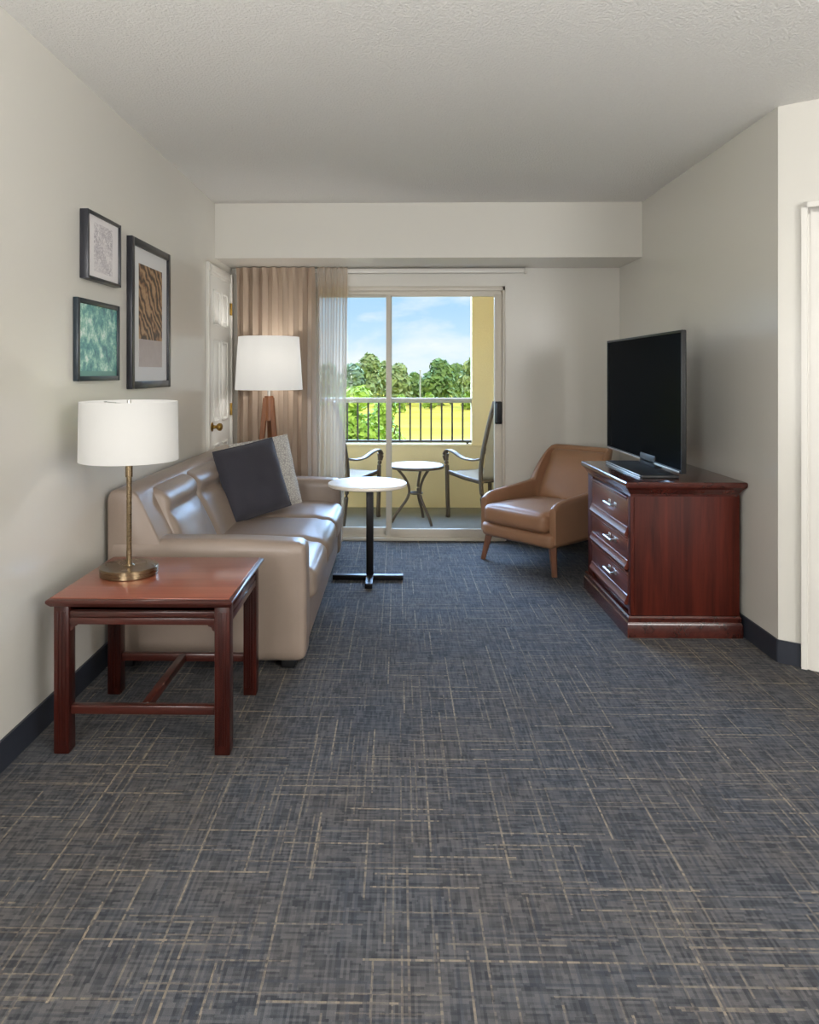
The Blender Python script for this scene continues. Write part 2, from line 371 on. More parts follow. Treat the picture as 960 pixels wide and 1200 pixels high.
    def moulding(s, prof, x0, x1, y0, y1):
        """profile (out, z) swept round a rectangle, open at top and bottom"""
        vs = []; fs = []; m = len(prof)
        for cx_, cy_, sx, sy in ((x0,y0,-1,-1),(x1,y0,1,-1),(x1,y1,1,1),(x0,y1,-1,1)):
            for o, z in prof: vs.append((cx_+sx*o, cy_+sy*o, z))
        for i in range(4):
            j = (i+1) % 4
            for k in range(m-1): fs.append((i*m+k, j*m+k, j*m+k+1, i*m+k+1))
        fs.append(tuple(i*m for i in (3,2,1,0))); fs.append(tuple(i*m+m-1 for i in range(4)))
        return s.add(vs, fs)

def spline(pts, k=6):
    P = [Vector(p) for p in pts]; out = []
    for i in range(len(P)-1):
        a, b, c, d = P[max(i-1,0)], P[i], P[i+1], P[min(i+2,len(P)-1)]
        for j in range(k):
            t = j/k
            out.append(.5*((2*b)+(c-a)*t+(2*a-5*b+4*c-d)*t*t+(3*b-a-3*c+d)*t**3))
    out.append(P[-1]); return out

def root_of(o):
    while o.parent: o = o.parent
    return o
def obj(name, mb, m, parent=None, smooth=True, world=True, angle=38, origin=None):
    off = Vector((0,0,0))
    if parent is not None and world: off = root_of(parent).location
    if origin is not None: off = Vector(origin)
    me = bpy.data.meshes.new(name); me.from_pydata([Vector(p)-off for p in mb.v], [], mb.f); me.validate()
    b = bmesh.new(); b.from_mesh(me); bmesh.ops.recalc_face_normals(b, faces=b.faces[:]); b.to_mesh(me); b.free()
    me.materials.append(M[m] if isinstance(m, str) else m)
    if smooth:
        me.polygons.foreach_set('use_smooth', [True]*len(me.polygons)); me.set_sharp_from_angle(angle=math.radians(angle))
    o = bpy.data.objects.new(name, me); COL.objects.link(o)
    if parent is not None: o.parent = parent
    elif origin is not None: o.location = origin
    return o
def tag(o, label=None, cat=None, group=None, kind=None):
    for k, v in (('label', label), ('category', cat), ('group', group), ('kind', kind)):
        if v: o[k] = v
    return o
def thing(name, loc, label, cat, rz=0, group=None):
    o = bpy.data.objects.new(name, None); COL.objects.link(o); o.empty_display_size = .1
    o.location = loc; o.rotation_euler = (0, 0, rz); return tag(o, label, cat, group)
def struct(name, mb, m, parent=None, **kw):
    o = obj(name, mb, m, parent, **kw)
    if parent is None: o['kind'] = 'structure'
    return o
def shell(name, loc=(0,0,0)):
    o = bpy.data.objects.new(name, None); COL.objects.link(o); o.location = loc; o['kind'] = 'structure'; return o

# ================================================================== ROOM
XL, XR, YB, ZC = -1.268, 1.668, 5.5, 2.44
YF = -3.0; XE = 3.4
CY = 3.217                                  # where the right wall turns
AD = Vector((.82, -.572)).normalized(); AN = Vector((-AD.y, AD.x))    # along and outwards of the angled wall
def ap(s, o=0): return (XR+AD.x*s+AN.x*o, CY+AD.y*s+AN.y*o)
s_end = (XE-XR)/AD.x; YE = CY+AD.y*s_end
struct('floor', MB().box(XL-.1, XE+2, YF-.1, YB+.02, -.12, 0), 'carpet', smooth=False)
struct('ceiling', MB().box(XL-.1, XE+2, YF-.1, YB+.12, ZC, ZC+.12), 'ceiling', smooth=False)
struct('wall_left', MB().box(XL-.12, XL, YF, YB+.12, 0, ZC), 'wall', smooth=False)
b = MB().box(-1.268, -.68, YB, YB+.12, 0, ZC).box(.806, XR, YB, YB+.12, 0, ZC).box(-.68, .806, YB, YB+.12, 1.925, ZC)
struct('wall_back', b, 'wall', smooth=False)
struct('wall_right', MB().box(XR, XR+.12, CY+.0, YB+.12, 0, ZC), 'wall', smooth=False)
S0, S1, ZD = .16, .98, 1.955
b = MB()
for s0, s1, z0, z1 in ((0, S0, 0, ZC), (S1, s_end, 0, ZC), (S0, S1, ZD, ZC)):
    b.prism([ap(s0), ap(s1), ap(s1, .12), ap(s0, .12)], z0, z1)
struct('wall_angled', b, 'wall', smooth=False)
struct('wall_side', MB().box(XE, XE+.12, YF, YE, 0, ZC), 'wall', smooth=False)
struct('wall_front', MB().box(XL-.12, XE+.12, YF-.12, YF, 0, ZC), 'wall', smooth=False)
# hall seen through the right doorway
struct('wall_hall', MB().prism([ap(-.02, 1.2), ap(2.0, 1.2), ap(2.0, 1.3), ap(-.02, 1.3)], 0, ZC).prism([ap(2.0,.12), ap(2.1,.12), ap(2.1,1.3), ap(2.0,1.3)], 0, ZC).prism([ap(-.1,.2), ap(0.0,.2), ap(0.0,1.3), ap(-.1,1.3)], 0, ZC), 'hall', smooth=False)
struct('wall_soffit', MB().box(XL, XR, 4.99, YB, 2.062, ZC), 'wall', smooth=False)

def baseboard(name, pts, h=.1, t=.008):
    b = MB()
    for (x0,y0), (x1,y1) in zip(pts[:-1], pts[1:]):
        d = Vector((x1-x0, y1-y0)).normalized(); n = Vector((d.y, -d.x))
        b.prism([(x0,y0), (x1,y1), (x1+n.x*t, y1+n.y*t), (x0+n.x*t, y0+n.y*t)], 0, h)
    return struct(name, b, 'base', smooth=False)
baseboard('baseboard_left', [(XL, YF), (XL, 4.745)])
baseboard('baseboard_right', [(XR, YB), (XR, CY), ap(.088)])
baseboard('baseboard_back', [(.815, YB), (XR, YB)])

# ---- closet door in the left wall
d1 = shell('door_1', (XL, 5.11, 0))
y0, y1, zt = 4.75, 5.475, 2.005; cw = .07
b = MB()
for (a, c, z0, z1) in ((y0, y0+cw, 0, zt), (y1-cw, y1, 0, zt), (y0+cw, y1-cw, zt-cw, zt)):
    b.box(XL, XL+.014, a, c, z0, z1, .003).box(XL, XL+.022, a+.008, c-.034, z0+(.02 if z0 > 1 else 0), z1-(.008 if z0 > 1 else 0), .004)
obj('door_casing', b, 'trim', d1)
lf = MB(); ly0, ly1, lz1 = y0+cw, y1-cw, zt-cw
lf.box(XL+.001, XL+.008, ly0, ly1, .01, lz1, .002)
pw = (ly1-ly0-.09*2-.07)/2
cols = [(ly0+.09, ly0+.09+pw), (ly1-.09-pw, ly1-.09)]
leaf = obj('door_leaf', lf, 'door', d1)
for z0, z1 in ((.20,.78), (.93,1.50), (1.60,1.84)):
    for a, c in cols:
        p = MB(); r = .016
        for (aa, cc, zz0, zz1) in ((a, c, z0, z0+r), (a, c, z1-r, z1), (a, a+r, z0, z1), (c-r, c, z0, z1)):
            p.box(XL+.007, XL+.016, aa, cc, zz0, zz1, .004)
        p.box(XL+.007, XL+.013, a+.035, c-.035, z0+.035, z1-.035, .004)
        obj('raised_panel', p, 'door', leaf)
kn = MB(); R_ = Matrix.Translation((XL+.008, ly0+.055, .905)) @ Matrix.Rotation(PI/2, 4, 'Y')
kn.lathe([(0,0),(.031,0),(.03,.006),(.013,.012),(.011,.03),(.02,.038),(.027,.05),(.025,.064),(.014,.072),(0,.073)], (0,0), 28, R_)
tag(obj('door_knob', kn, 'brass', d1), 'brass round door knob')
for z in (1.745, 1.0, .25):
    tag(obj('hinge', MB().box(XL+.006, XL+.018, ly1-.012, ly1+.016, z-.045, z+.045, .003).cyl(XL+.02, ly1+.002, z-.045, z+.045, .006, n=12), 'brass', d1), 'brass hinge')

# ---- sliding glass door
d2 = shell('door_2', (.06, YB, 0))
fx0, fx1, fzt = -.68, .806, 1.925
b = MB()
for x0, x1, z0, z1 in ((fx0, fx0+.03, 0, fzt), (fx1-.022, fx1, 0, fzt), (fx0, fx1, fzt-.035, fzt)):
    b.box(x0, x1, YB-.018, YB+.1, z0, z1, .004)
b.box(fx0, fx1, YB-.02, YB+.1, 0, .022, .004).box(fx0, fx1, YB+.015, YB+.022, .02, .036, .001).box(fx0, fx1, YB+.06, YB+.067, .02, .036, .001)
b.box(fx0+.03, fx1-.03, YB+.0, YB+.012, fzt-.06, fzt-.03, .002)
obj('outer_frame', b, 'alu', d2)
def panel(x0, x1, yc, st0, st1, label):
    b = MB(); z0, z1 = .036, 1.885
    b.box(x0, x0+st0, yc-.014, yc+.014, z0, z1, .003).box(x1-st1, x1, yc-.014, yc+.014, z0, z1, .003)
    b.box(x0+st0, x1-st1, yc-.014, yc+.014, z0, z0+.05, .003).box(x0+st0, x1-st1, yc-.014, yc+.014, z1-.035, z1, .003)
    o = tag(obj('door_panel', b, 'alu', d2), label)
    obj('glass_pane', MB().box(x0+st0-.004, x1-st1+.004, yc-.002, yc+.002, z0+.046, z1-.03), 'glass', o, smooth=False)
    return o
panel(fx0+.03, -.05, YB+.07, .04, .034, 'fixed glass panel behind the sheer curtain')
p2 = panel(-.094, .784, YB+.018, .036, .058, 'sliding glass panel with the black handle')
h = MB().box(.728, .778, YB-.03, YB+.004, .885, 1.055, .006).box(.735, .75, YB-.055, YB-.03, .90, 1.04, .006)
tag(obj('door_handle', h, 'blackplastic', p2), 'black pull handle')

# ---- right doorway
d3 = shell('door_3', (*ap(.1), 0))
def aprism(b, s0, s1, o0, o1, z0, z1): b.prism([ap(s0,o0), ap(s1,o0), ap(s1,o1), ap(s0,o1)], z0, z1)
b = MB(); cz = ZD+.045
for s0, s1, sgn in ((S0-.068, S0+.004, 1), (S1-.004, S1+.072, -1)):
    aprism(b, s0, s1, -.014, 0, 0, cz)
    a, c = (s0, s0+.022) if sgn > 0 else (s1-.022, s1); aprism(b, a, c, -.024, 0, 0, cz)
    a, c = (s0+.034, s0+.066) if sgn > 0 else (s1-.066, s1-.034); aprism(b, a, c, -.019, 0, 0, cz-.034)
aprism(b, S0-.068, S1+.072, -.014, 0, ZD-.004, cz); aprism(b, S0-.068, S1+.072, -.024, 0, cz-.022, cz); aprism(b, S0-.03, S1+.03, -.019, 0, ZD, cz-.034)
obj('door_casing', b, 'trim', d3, smooth=False)
b = MB(); aprism(b, S0, S0+.016, 0, .12, 0, ZD); aprism(b, S1-.016, S1, 0, .12, 0, ZD); aprism(b, S0, S1, 0, .12, ZD-.016, ZD); aprism(b, S0+.016, S0+.028, .05, .09, 0, ZD-.016)
obj('door_jamb', b, 'trim', d3, smooth=False)

# ================================================================== BALCONY AND OUTDOORS
struct('floor_balcony', MB().box(-1.9, 1.62, YB+.1, 7.0, -.14, -.005), 'concrete', smooth=False)
YR = 6.88
b = MB().box(-1.9, 1.62, YR, YR+.14, -.14, .575)
b.box(.697, 1.62, YR, YR+.14, .575, 2.6).box(-1.9, 1.62, YR-.015, YR+.155, .575, .592, .004)
struct('wall_balcony', b, 'cream', smooth=False)
struct('wall_balcony_side', MB().box(1.5, 1.62, YB+.12, YR, -.14, 2.6).box(-1.9, -1.78, YB+.12, YR, -.14, 2.6), 'cream', smooth=False)
struct('ceiling_balcony', MB().box(-1.9, 1.62, YB+.12, 7.02, 2.44, 2.6), 'cream', smooth=False)
struct('wall_outside', MB().box(-1.9, -.68, YB+.12, YB+.14, 0, 2.44).box(.806, 1.5, YB+.12, YB+.14, 0, 2.44).box(-.68, .806, YB+.12, YB+.14, 1.93, 2.44).box(-6, 8, YB+.12, YB+.3, 2.6, 9), 'cream', smooth=False)  # the tall box above the balcony is unseen, added to block the sun
rl = thing('balcony_railing', (-.5, YR+.07, .592), 'pale grey balcony railing with dark balusters on the cream half wall', 'railing')
obj('top_rail', MB().box(-1.78, .697, YR+.02, YR+.12, .985, 1.03, .008), 'rail', rl)
obj('bottom_rail', MB().box(-1.78, .697, YR+.05, YR+.09, .603, .628, .004), 'bar', rl)
x = .615
while x > -1.76:
    obj('baluster', MB().box(x-.0085, x+.0085, YR+.0615, YR+.0785, .628, .985, .002), 'bar', rl); x -= .1005
for x in (.66, -.55, -1.7):
    obj('rail_bracket', MB().box(x-.012, x+.012, YR+.058, YR+.082, .592, .604, .002), 'bar', rl)

ZG = -3.1
b = MB(); nx, ny = 60, 60; vs = []; fs = []
for j in range(ny+1):
    for i in range(nx+1):
        X = -120+240*i/nx; Y = 9+251*(j/ny)**1.3
        vs.append((X, Y, ZG+.25*noise.noise(Vector((X*.03, Y*.03, 0)))))
for j in range(ny):
    for i in range(nx): a = j*(nx+1)+i; fs.append((a, a+1, a+nx+2, a+nx+1))
struct('ground', b.add(vs, fs), 'grass')

def tree(x, y, hgt, wid, m, label, name='tree', n=1500, leaf=.6, cat='tree', seed=0, low=.12, group=None):
    rnd = random.Random(seed); t = thing(name, (x, y, ZG), label, cat, group=group)
    tr = MB(); r = hgt*.025
    tr.tube([(x, y, ZG-.1), (x+.1, y, ZG+hgt*.25), (x-.1, y, ZG+hgt*.55)], [r*1.3, r, r*.5], 8)
    for k in range(4):
        a = k*1.7+seed; tr.tube([(x+.05, y, ZG+hgt*(.2+.06*k)), (x+math.cos(a)*wid*.25, y+math.sin(a)*wid*.25, ZG+hgt*(.5+.08*k))], [r*.5, r*.2], 6)
    obj('trunk', tr, 'bark', t)
    lobes = []
    for k in range(12):
        a = rnd.uniform(0, 2*PI); q = rnd.uniform(0, 1); zz = low+.25+(.93-low-.4)*rnd.random()
        rr = wid*.5*(1-.55*abs(zz-.5)/.5)
        lobes.append((x+math.cos(a)*rr*.62*q, y+math.sin(a)*rr*.62*q, ZG+hgt*zz, wid*rnd.uniform(.17,.28)))
    lobes.append((x, y, ZG+hgt*(1-.18), wid*.2)); lobes.append((x, y, ZG+hgt*.5, wid*.36)); lobes.append((x, y, ZG+hgt*(low+.2), wid*.38))
    lv = MB(); vs = []; fs = []
    for i in range(n):
        L = lobes[i % len(lobes)]
        while True:
            d = Vector((rnd.gauss(0,1), rnd.gauss(0,1), rnd.gauss(0,1)))
            if d.length > .1: break
        d.normalize(); rr = L[3]*rnd.uniform(.72, 1.05)
        p = Vector((L[0], L[1], L[2]))+Vector((d.x, d.y, d.z*.85))*rr
        if p.z < ZG+.1: continue
        nrm = (d+Vector((rnd.uniform(-.6,.6), rnd.uniform(-.6,.6), rnd.uniform(-.2,.8)))).normalized()
        u = nrm.orthogonal().normalized(); v = nrm.cross(u); s = leaf*rnd.uniform(.6, 1.2)
        ang = rnd.uniform(0, PI); u, v = u*math.cos(ang)+v*math.sin(ang), v*math.cos(ang)-u*math.sin(ang)
        k = len(vs); vs += [p-u*s*.7, p+v*s*.35+nrm*s*.1, p+u*s*.7, p-v*s*.35+nrm*s*.1]; fs.append((k, k+1, k+2, k+3))
    lv.add(vs, fs); me_o = obj('foliage', lv, m, t, smooth=False)
    return t
def X_at(px, Y): return (px-467)*Y/850
TR = [ # px centre, distance, top y px, width px, material, label
 (384, 106, 424, 40, 'leaf_blue', 'bluish green tree seen through the sheer curtain panel'),
 (411, 95, 424, 34, 'leaf_blue', 'bluish tree just right of the sheer curtain, behind the lime bush'),
 (433, 108, 411, 34, 'leaf_mid', 'tallest pale green tree left of the sliding door stile'),
 (451, 112, 421, 34, 'leaf_mid', 'pale tree half hidden behind the sliding door stile, between its taller neighbours'),
 (468, 98, 424, 36, 'leaf_mid', 'pale olive tree just right of the sliding door stile'),
 (486, 112, 436, 26, 'leaf_dark', 'low dark tree in the dip of the tree line beside the pale pole'),
 (515, 97, 419, 44, 'leaf_dark', 'dark rounded tree right of the dip in the tree line'),
 (535, 109, 424, 32, 'leaf_dark', 'mid green tree between the dark rounded tree and the tree at the cream column'),
 (557, 88, 414, 36, 'leaf_mid', 'tree cut off by the cream balcony column'),
]
for i, (px, Y, ty, wpx, m, lab) in enumerate(TR):
    top = 1.27+(HOR-ty)*Y/850; tree(X_at(px, Y), Y, top-ZG, wpx*1.18*Y/850, m, lab, n=2000, leaf=.75, seed=i+3, low=.02, group='trees of the far tree line')
BU = [(503, 88, 460, 22, 'small lime shrub at the field edge below the dark rounded tree'), (548, 86, 459, 22, 'small lime shrub at the field edge beside the cream column'), (470, 80, 461, 20, 'small lime shrub at the field edge right of the door stile')]
for i, (px, Y, ty, wpx, lab) in enumerate(BU):
    top = 1.27+(HOR-ty)*Y/850; tree(X_at(px, Y), Y, top-ZG, wpx*Y/850, 'leaf_lime', lab, 'shrub', 500, .35, 'shrub', 40+i, low=.0, group='shrubs at the field edge')
tree(X_at(418, 21), 21, 4.45, 2.2, 'leaf_lime', 'bright lime green young tree close behind the railing, left of the door stile', 'young_tree', 3600, .17, seed=61, low=0, group='young trees close behind the railing')
tree(X_at(386, 23), 23, 4.0, 1.9, 'leaf_lime', 'lime green young tree close behind the sheer curtain panel', 'young_tree', 3000, .17, seed=63, low=0, group='young trees close behind the railing')
tree(X_at(452, 25), 25, 3.9, 1.9, 'leaf_lime', 'shorter lime green young tree behind the door stile', 'young_tree', 2400, .17, seed=65, low=0, group='young trees close behind the railing')
pl = thing('light_pole', (X_at(492.5, 84), 84, ZG), 'thin pale light pole before the dip in the tree line', 'pole')
obj('pole', MB().tube([(X_at(492.5,84), 84, ZG-.1), (X_at(492.5,84), 84, 1.5)], [.1,.07], 10), 'rail', pl)
obj('pole_cap', MB().box(X_at(492.5,84)-.14, X_at(492.5,84)+.14, 83.86, 84.14, 1.5, 1.62, .03), 'rail', pl)

# ---- patio chairs
def patio_chair(loc, rz, label, mirror):
    t = thing('patio_chair', loc, label, 'chair', rz, 'patio chairs on the balcony')
    K = dict(world=False); W = .24                    # local: +y is the way it faces
    for s in (-1, 1):
        x = s*W
        obj('front_leg', MB().tube(spline([(x, .25, 0), (x, .235, .03), (x, .245, .25), (x, .25, .44), (x, .262, .50), (x, .25, .565)]), 1, 8, flat=(.028,.034)), 'patio', t, **K)
        obj('back_post', MB().tube(spline([(x, -.29, 0), (x, -.25, .2), (x, -.225, .42), (x, -.25, .6), (x, -.33, .85), (x*.97, -.40, 1.04)]), 1, 8, flat=(.026,.036)), 'patio', t, **K)
        arm = tag(obj('armrest', MB().tube(spline([(x, .262, .50), (x, .285, .55), (x, .24, .592), (x, .15, .583), (x, .02, .545), (x, -.12, .54), (x, -.235, .56)]), 1, 8, flat=(.045,.018)), 'patio', t, **K), 'curved armrest')
        obj('seat_rail', MB().tube([(x*.97, .25, .40), (x*.97, 0, .375), (x*.97, -.24, .365)], 1, 8, flat=(.024,.034)), 'patio', t, **K)
    obj('cross_bar', MB().tube([(-W, .245, .39), (W, .245, .39)], .012), 'patio', t, **K)
    obj('cross_bar', MB().tube([(-W, -.235, .37), (W, -.235, .37)], .012), 'patio', t, **K)
    obj('top_rail', MB().tube(spline([(-W*.97, -.40, 1.03), (0, -.415, 1.07), (W*.97, -.40, 1.03)]), .013), 'patio', t, **K)
    b = MB(); vs = []; fs = []
    prof = [Vector(p) for p in spline([(0,.25,.41), (0,.1,.392), (0,-.1,.378), (0,-.2,.39), (0,-.245,.45), (0,-.268,.6), (0,-.335,.85), (0,-.40,1.02)], 4)]
    for p in prof:
        for i in range(7):
            u = -1+2*i/6; vs.append((u*(W-.014), p.y-.012*(1-u*u), p.z-.012*(1-u*u)))
    for j in range(len(prof)-1):
        for i in range(6): a = j*7+i; fs.append((a, a+1, a+8, a+7))
    k = len(vs); vs2 = [(v[0], v[1]-.004, v[2]-.005) for v in vs]
    b.add(vs+vs2, fs+[tuple(k+i for i in reversed(f)) for f in fs]); obj('sling_seat', b, 'sling', t, **K)
    return t
patio_chair((-.507, 6.35, -.005), -math.radians(32), 'bronze patio armchair left of the round balcony table, half behind the curtain', False)
patio_chair((.767, 6.35, -.005), math.radians(32), 'bronze patio armchair right of the round balcony table, partly behind the door frame', True)
bt = thing('bistro_table', (.15, 6.2, -.005), 'small round patio table with pale stone top between the two balcony chairs', 'table')
obj('table_top', MB().lathe([(0,.462),(.222,.462),(.232,.468),(.232,.482),(.226,.488),(0,.488)], (.15,6.2), 48), 'mosaic', bt)
obj('top_rim', MB().lathe([(.2325,.46),(.2395,.462),(.2395,.484),(.2325,.486)], (.15,6.2), 48, close=True), 'patio', bt)
for a in (188, 307, 71):
    c, s = math.cos(math.radians(a)), math.sin(math.radians(a))
    P_ = lambda r, z: (.15+c*r, 6.2+s*r, z)
    obj('leg', MB().tube(spline([P_(.21,-.004), P_(.17,.07), P_(.075,.2), P_(.06,.29), P_(.10,.38), P_(.17,.462)]), .012, 8), 'patio', bt)
obj('leg_ring', MB().lathe([(.052+.008*math.cos(q*PI/4), .245+.008*math.sin(q*PI/4)) for q in range(8)], (.15,6.2), 28, close=True), 'patio', bt)

# ================================================================== CURTAINS
def curtain(x0, x1, yc, z0, z1, amp, folds, seed, edge_shift=0.0, nz=60, per=14):
    rnd = random.Random(seed); n = folds*per; b = MB(); vs = []; fs = []
    ph = [rnd.uniform(-.6,.6) for _ in range(folds+2)]; am = [rnd.uniform(.65,1.15) for _ in range(folds+2)]
    for j in range(nz+1):
        v = j/nz; z = z1-(z1-z0)*v
        for i in range(n+1):
            u = i/n; k = u*folds; ki = int(k)
            a = am[ki]*(1-(k-ki))+am[ki+1]*(k-ki); p = ph[ki]*(1-(k-ki))+ph[ki+1]*(k-ki)
            top = min(1, max(0, (v-.0)/.075))             # pinch pleats in the heading
            w_ = math.sin(2*PI*k*1.0+p*(.4+v)); 
            pin = max(0, math.cos(2*PI*k))**6
            off = amp*a*w_*(.7+.3*top)*(.75+.25*math.sin(v*3+ki)) - (1-top)*.022*pin
            xx = x0+(x1-x0)*u + .012*math.sin(2*PI*k*2+p)*top + .01*math.sin(v*5+ki*1.3)*v
            xx += edge_shift*v*u
            vs.append((xx, yc+off, z))
    for j in range(nz):
        for i in range(n): a = j*(n+1)+i; fs.append((a, a+1, a+n+2, a+n+1))
    return b.add(vs, fs)
cu = thing('curtain', (-.9, 5.40, 0), 'opaque taupe pleated curtain hanging left of the sliding door behind the floor lamp', 'curtain')
obj('drape', curtain(-1.205, -.622, 5.388, .02, 2.055, .046, 8, 5), 'drape', cu, angle=180)
sh = thing('sheer_curtain', (-.5, 5.385, 0), 'see-through taupe sheer curtain panel over the left glass pane', 'curtain')
obj('sheer_panel', curtain(-.60, -.375, 5.385, .02, 2.055, .024, 5, 9, -.03), 'sheer', sh, angle=180)
cr = thing('curtain_rod', (.0, 5.4, 2.04), 'white horizontal curtain track above the sliding door, below the soffit', 'curtain rod')
obj('track', MB().box(-1.22, .945, 5.45, 5.48, 2.02, 2.055, .006), 'trim', cr)
obj('end_cap', MB().box(.945, .962, 5.446, 5.484, 2.015, 2.058, .006), 'trim', cr)
obj('end_cap', MB().box(-1.232, -1.22, 5.446, 5.484, 2.015, 2.058, .006), 'trim', cr)
for x in (-.9, -.1, .6):
    obj('bracket', MB().box(x-.01, x+.01, 5.478, 5.5, 2.03, 2.045, .002), 'trim', cr)

# ================================================================== PICTURES
def picture(y0, y1, z0, z1, depth, bw, label, fm, art, name='picture_frame'):
    c = (XL, (y0+y1)/2, (z0+z1)/2); t = thing(name, c, label, 'picture', group='framed pictures on the left wall')
    b = MB(); xf = XL+depth
    for a, c_, p, q in ((y0, y0+bw, z0, z1), (y1-bw, y1, z0, z1), (y0+bw, y1-bw, z0, z0+bw), (y0+bw, y1-bw, z1-bw, z1)):
        b.box(XL+.001, xf, a, c_, p, q, .002)
    obj('frame', b, fm, t)
    for nm, m, (a, c_, p, q), d in art:
        obj(nm, MB().box(XL+.002, XL+d, a, c_, p, q), m, t, smooth=False)
    return t
picture(2.86, 3.205, 1.648, 1.925, .036, .013, 'small black-framed faint purple sketch on the left wall, above the green picture', 'frame',
        [('sketch_print', 'art1', (2.872, 3.194, 1.66, 1.913), .026)])
picture(3.357, 3.93, 1.194, 1.912, .028, .036, 'tall black-framed brown woven print with wide white mat, largest on the left wall', 'frame',
        [('mat_board', 'mat', (3.39, 3.90, 1.228, 1.878), .016), ('woven_print', 'art2', (3.475, 3.815, 1.435, 1.80), .0175), ('grey_print', 'art2b', (3.475, 3.815, 1.30, 1.434), .0175)])
picture(2.80, 3.225, 1.237, 1.567, .022, .02, 'dark-framed green foliage picture on the left wall, right above the table lamp', 'frame2',
        [('foliage_print', 'art3', (2.819, 3.206, 1.256, 1.548), .014)])

# ================================================================== SOFA
SX0, SX1, SY0, SY1 = -1.245, -.395, 3.07, 5.04
so = thing('sofa', (-.82, 4.05, 0), 'long taupe leather sofa along the left wall', 'sofa')
obj('base_frame', MB().rbox(SX0, SX1-.03, SY0+.02, SY1-.02, .035, .26, .02, n=8), 'sofa', so)
def arm(y0, y1):
    def wf(p, q):
        if p.z > .5: p.z -= .012*max(0, q.x)**2
        return p
    b = MB().rbox(SX0, SX1, y0, y1, .04, .556, .035, (.004,.004,.003), 14, wf)
    o = obj('arm', b, 'sofa', so, angle=180)
    return o
arm(SY0, SY0+.15); arm(SY1-.15, SY1)
wp = [(-1.245,.05), (-1.245,.735), (-1.24,.755), (-1.225,.767), (-1.20,.771), (-1.145,.768), (-1.125,.760), (-1.112,.742), (-.945,.40), (-.945,.05)]
def wedge(y0, y1, k): return [(x_ if k == 0 else -1.1+(x_+1.1)*(1-k), y0, .4+(z_-.4)*(1-k)) for x_, z_ in wp]
b = MB(); rows_ = [(SY0+.004, .05), (SY0+.008, .02), (SY0+.02, 0), (SY1-.02, 0), (SY1-.008, .02), (SY1-.004, .05)]; vs = []; nw = len(wp)
for y_, k_ in rows_: vs += wedge(y_, y_, k_)
fs = [(i*nw+j, i*nw+(j+1) % nw, (i+1)*nw+(j+1) % nw, (i+1)*nw+j) for i in range(len(rows_)-1) for j in range(nw)]
fs += [tuple(range(nw)), tuple((len(rows_)-1)*nw+j for j in reversed(range(nw)))]
obj('back_frame', b.add(vs, fs), 'sofa', so, angle=50)
cy0 = SY0+.15; cl_ = (SY1-SY0-.30)/3
for k in range(3):
    a, c = cy0+k*cl_+.003, cy0+(k+1)*cl_-.003
    def wf(p, q):
        if q.x > .75 and q.z > 0: p.z -= .008
        return p
    st = obj('seat_cushion', MB().rbox(-1.02, -.372, a, c, .245, .405, .05, (.01,.0,.018), 16, wf), 'sofa', so, angle=180)
    def wb(p, q):
        v = (p.z-.36)/.40
        if q.x > 0:
            g = math.exp(-((v-.70)/.05)**2); p.x -= .030*g*max(0, 1-(abs(q.y))**4)*q.x
            p.x += .02*math.exp(-((v-.86)/.12)**2)*q.x
            p.x += .006*math.sin(q.y*5+k)*math.exp(-((v-.62)/.2)**2)*q.x
        p.x += -(p.z-.38)*.46
        return p
    obj('back_cushion', MB().rbox(-1.03, -.922, a+(.03 if k == 0 else 0), c, .37, .748, .035, (.02,.003,.004), 22, wb), 'sofa', so, angle=180)
obj('front_rail', MB().rbox(SX1-.05, SX1-.012, SY0+.15, SY1-.15, .05, .245, .014, n=6), 'sofa', so, angle=180)
for x in (SX0+.07, SX1-.08):
    for y in (SY0+.07, SY1-.07):
        obj('foot', MB().box(x-.03, x+.03, y-.03, y+.03, 0, .045, .006), 'blackplastic', so)

# pillows: local x across, z up, y thickness
def pillow(name, centre, size, thick, mtx, m, label, piping=None):
    t = thing(name, centre, label, 'pillow', group='throw pillows on the sofa')
    b = MB(); n = 22; vs = []; fs = []; h = size/2
    for side in (1, -1):
        k = len(vs)
        for j in range(n+1):
            for i in range(n+1):
                u, v = -1+2*i/n, -1+2*j/n
                e = max(0, (1-u**4)*(1-v**4))**.55
                pinch = 1-.05*(1-abs(u*v))*(abs(u)**3+abs(v)**3)*.5
                nn = .010*noise.noise(Vector((u*2.2, v*2.2, side*3+thick*10)))
                vs.append((u*h*pinch, side*(thick/2*e+.002)+nn*e, v*h*pinch))
        for j in range(n):
            for i in range(n): a = k+j*(n+1)+i; fs.append((a, a+1, a+n+2, a+n+1))
    b.add(vs, fs, mtx); o = obj('cushion_cover', b, m, t, world=False, angle=180)
    e = [(-1,-1),(0,-1),(1,-1),(1,0),(1,1),(0,1),(-1,1),(-1,0),(-1,-1)]
    path = []
    for (a, b1), (c, d) in zip(e[:-1], e[1:]):
        for q in range(6):
            u, v = a+(c-a)*q/6, b1+(d-b1)*q/6; pinch = 1-.05*(1-abs(u*v))*(abs(u)**3+abs(v)**3)*.5
            path.append((u*h*pinch, 0, v*h*pinch))
    path.append(path[0]); obj('seam', MB().tube(path, .004, 6, mtx=mtx), m, t, world=False)
    return t
def pm(yaw, lean, roll): return Matrix.Rotation(yaw, 4, 'Z') @ Matrix.Rotation(lean, 4, 'X') @ Matrix.Rotation(roll, 4, 'Y')
pillow('throw_pillow', (-.865, 4.30, .636), .43, .11, pm(math.radians(45), math.radians(-16), math.radians(-8)), 'navy', 'dark navy throw pillow leaning in front on the sofa')
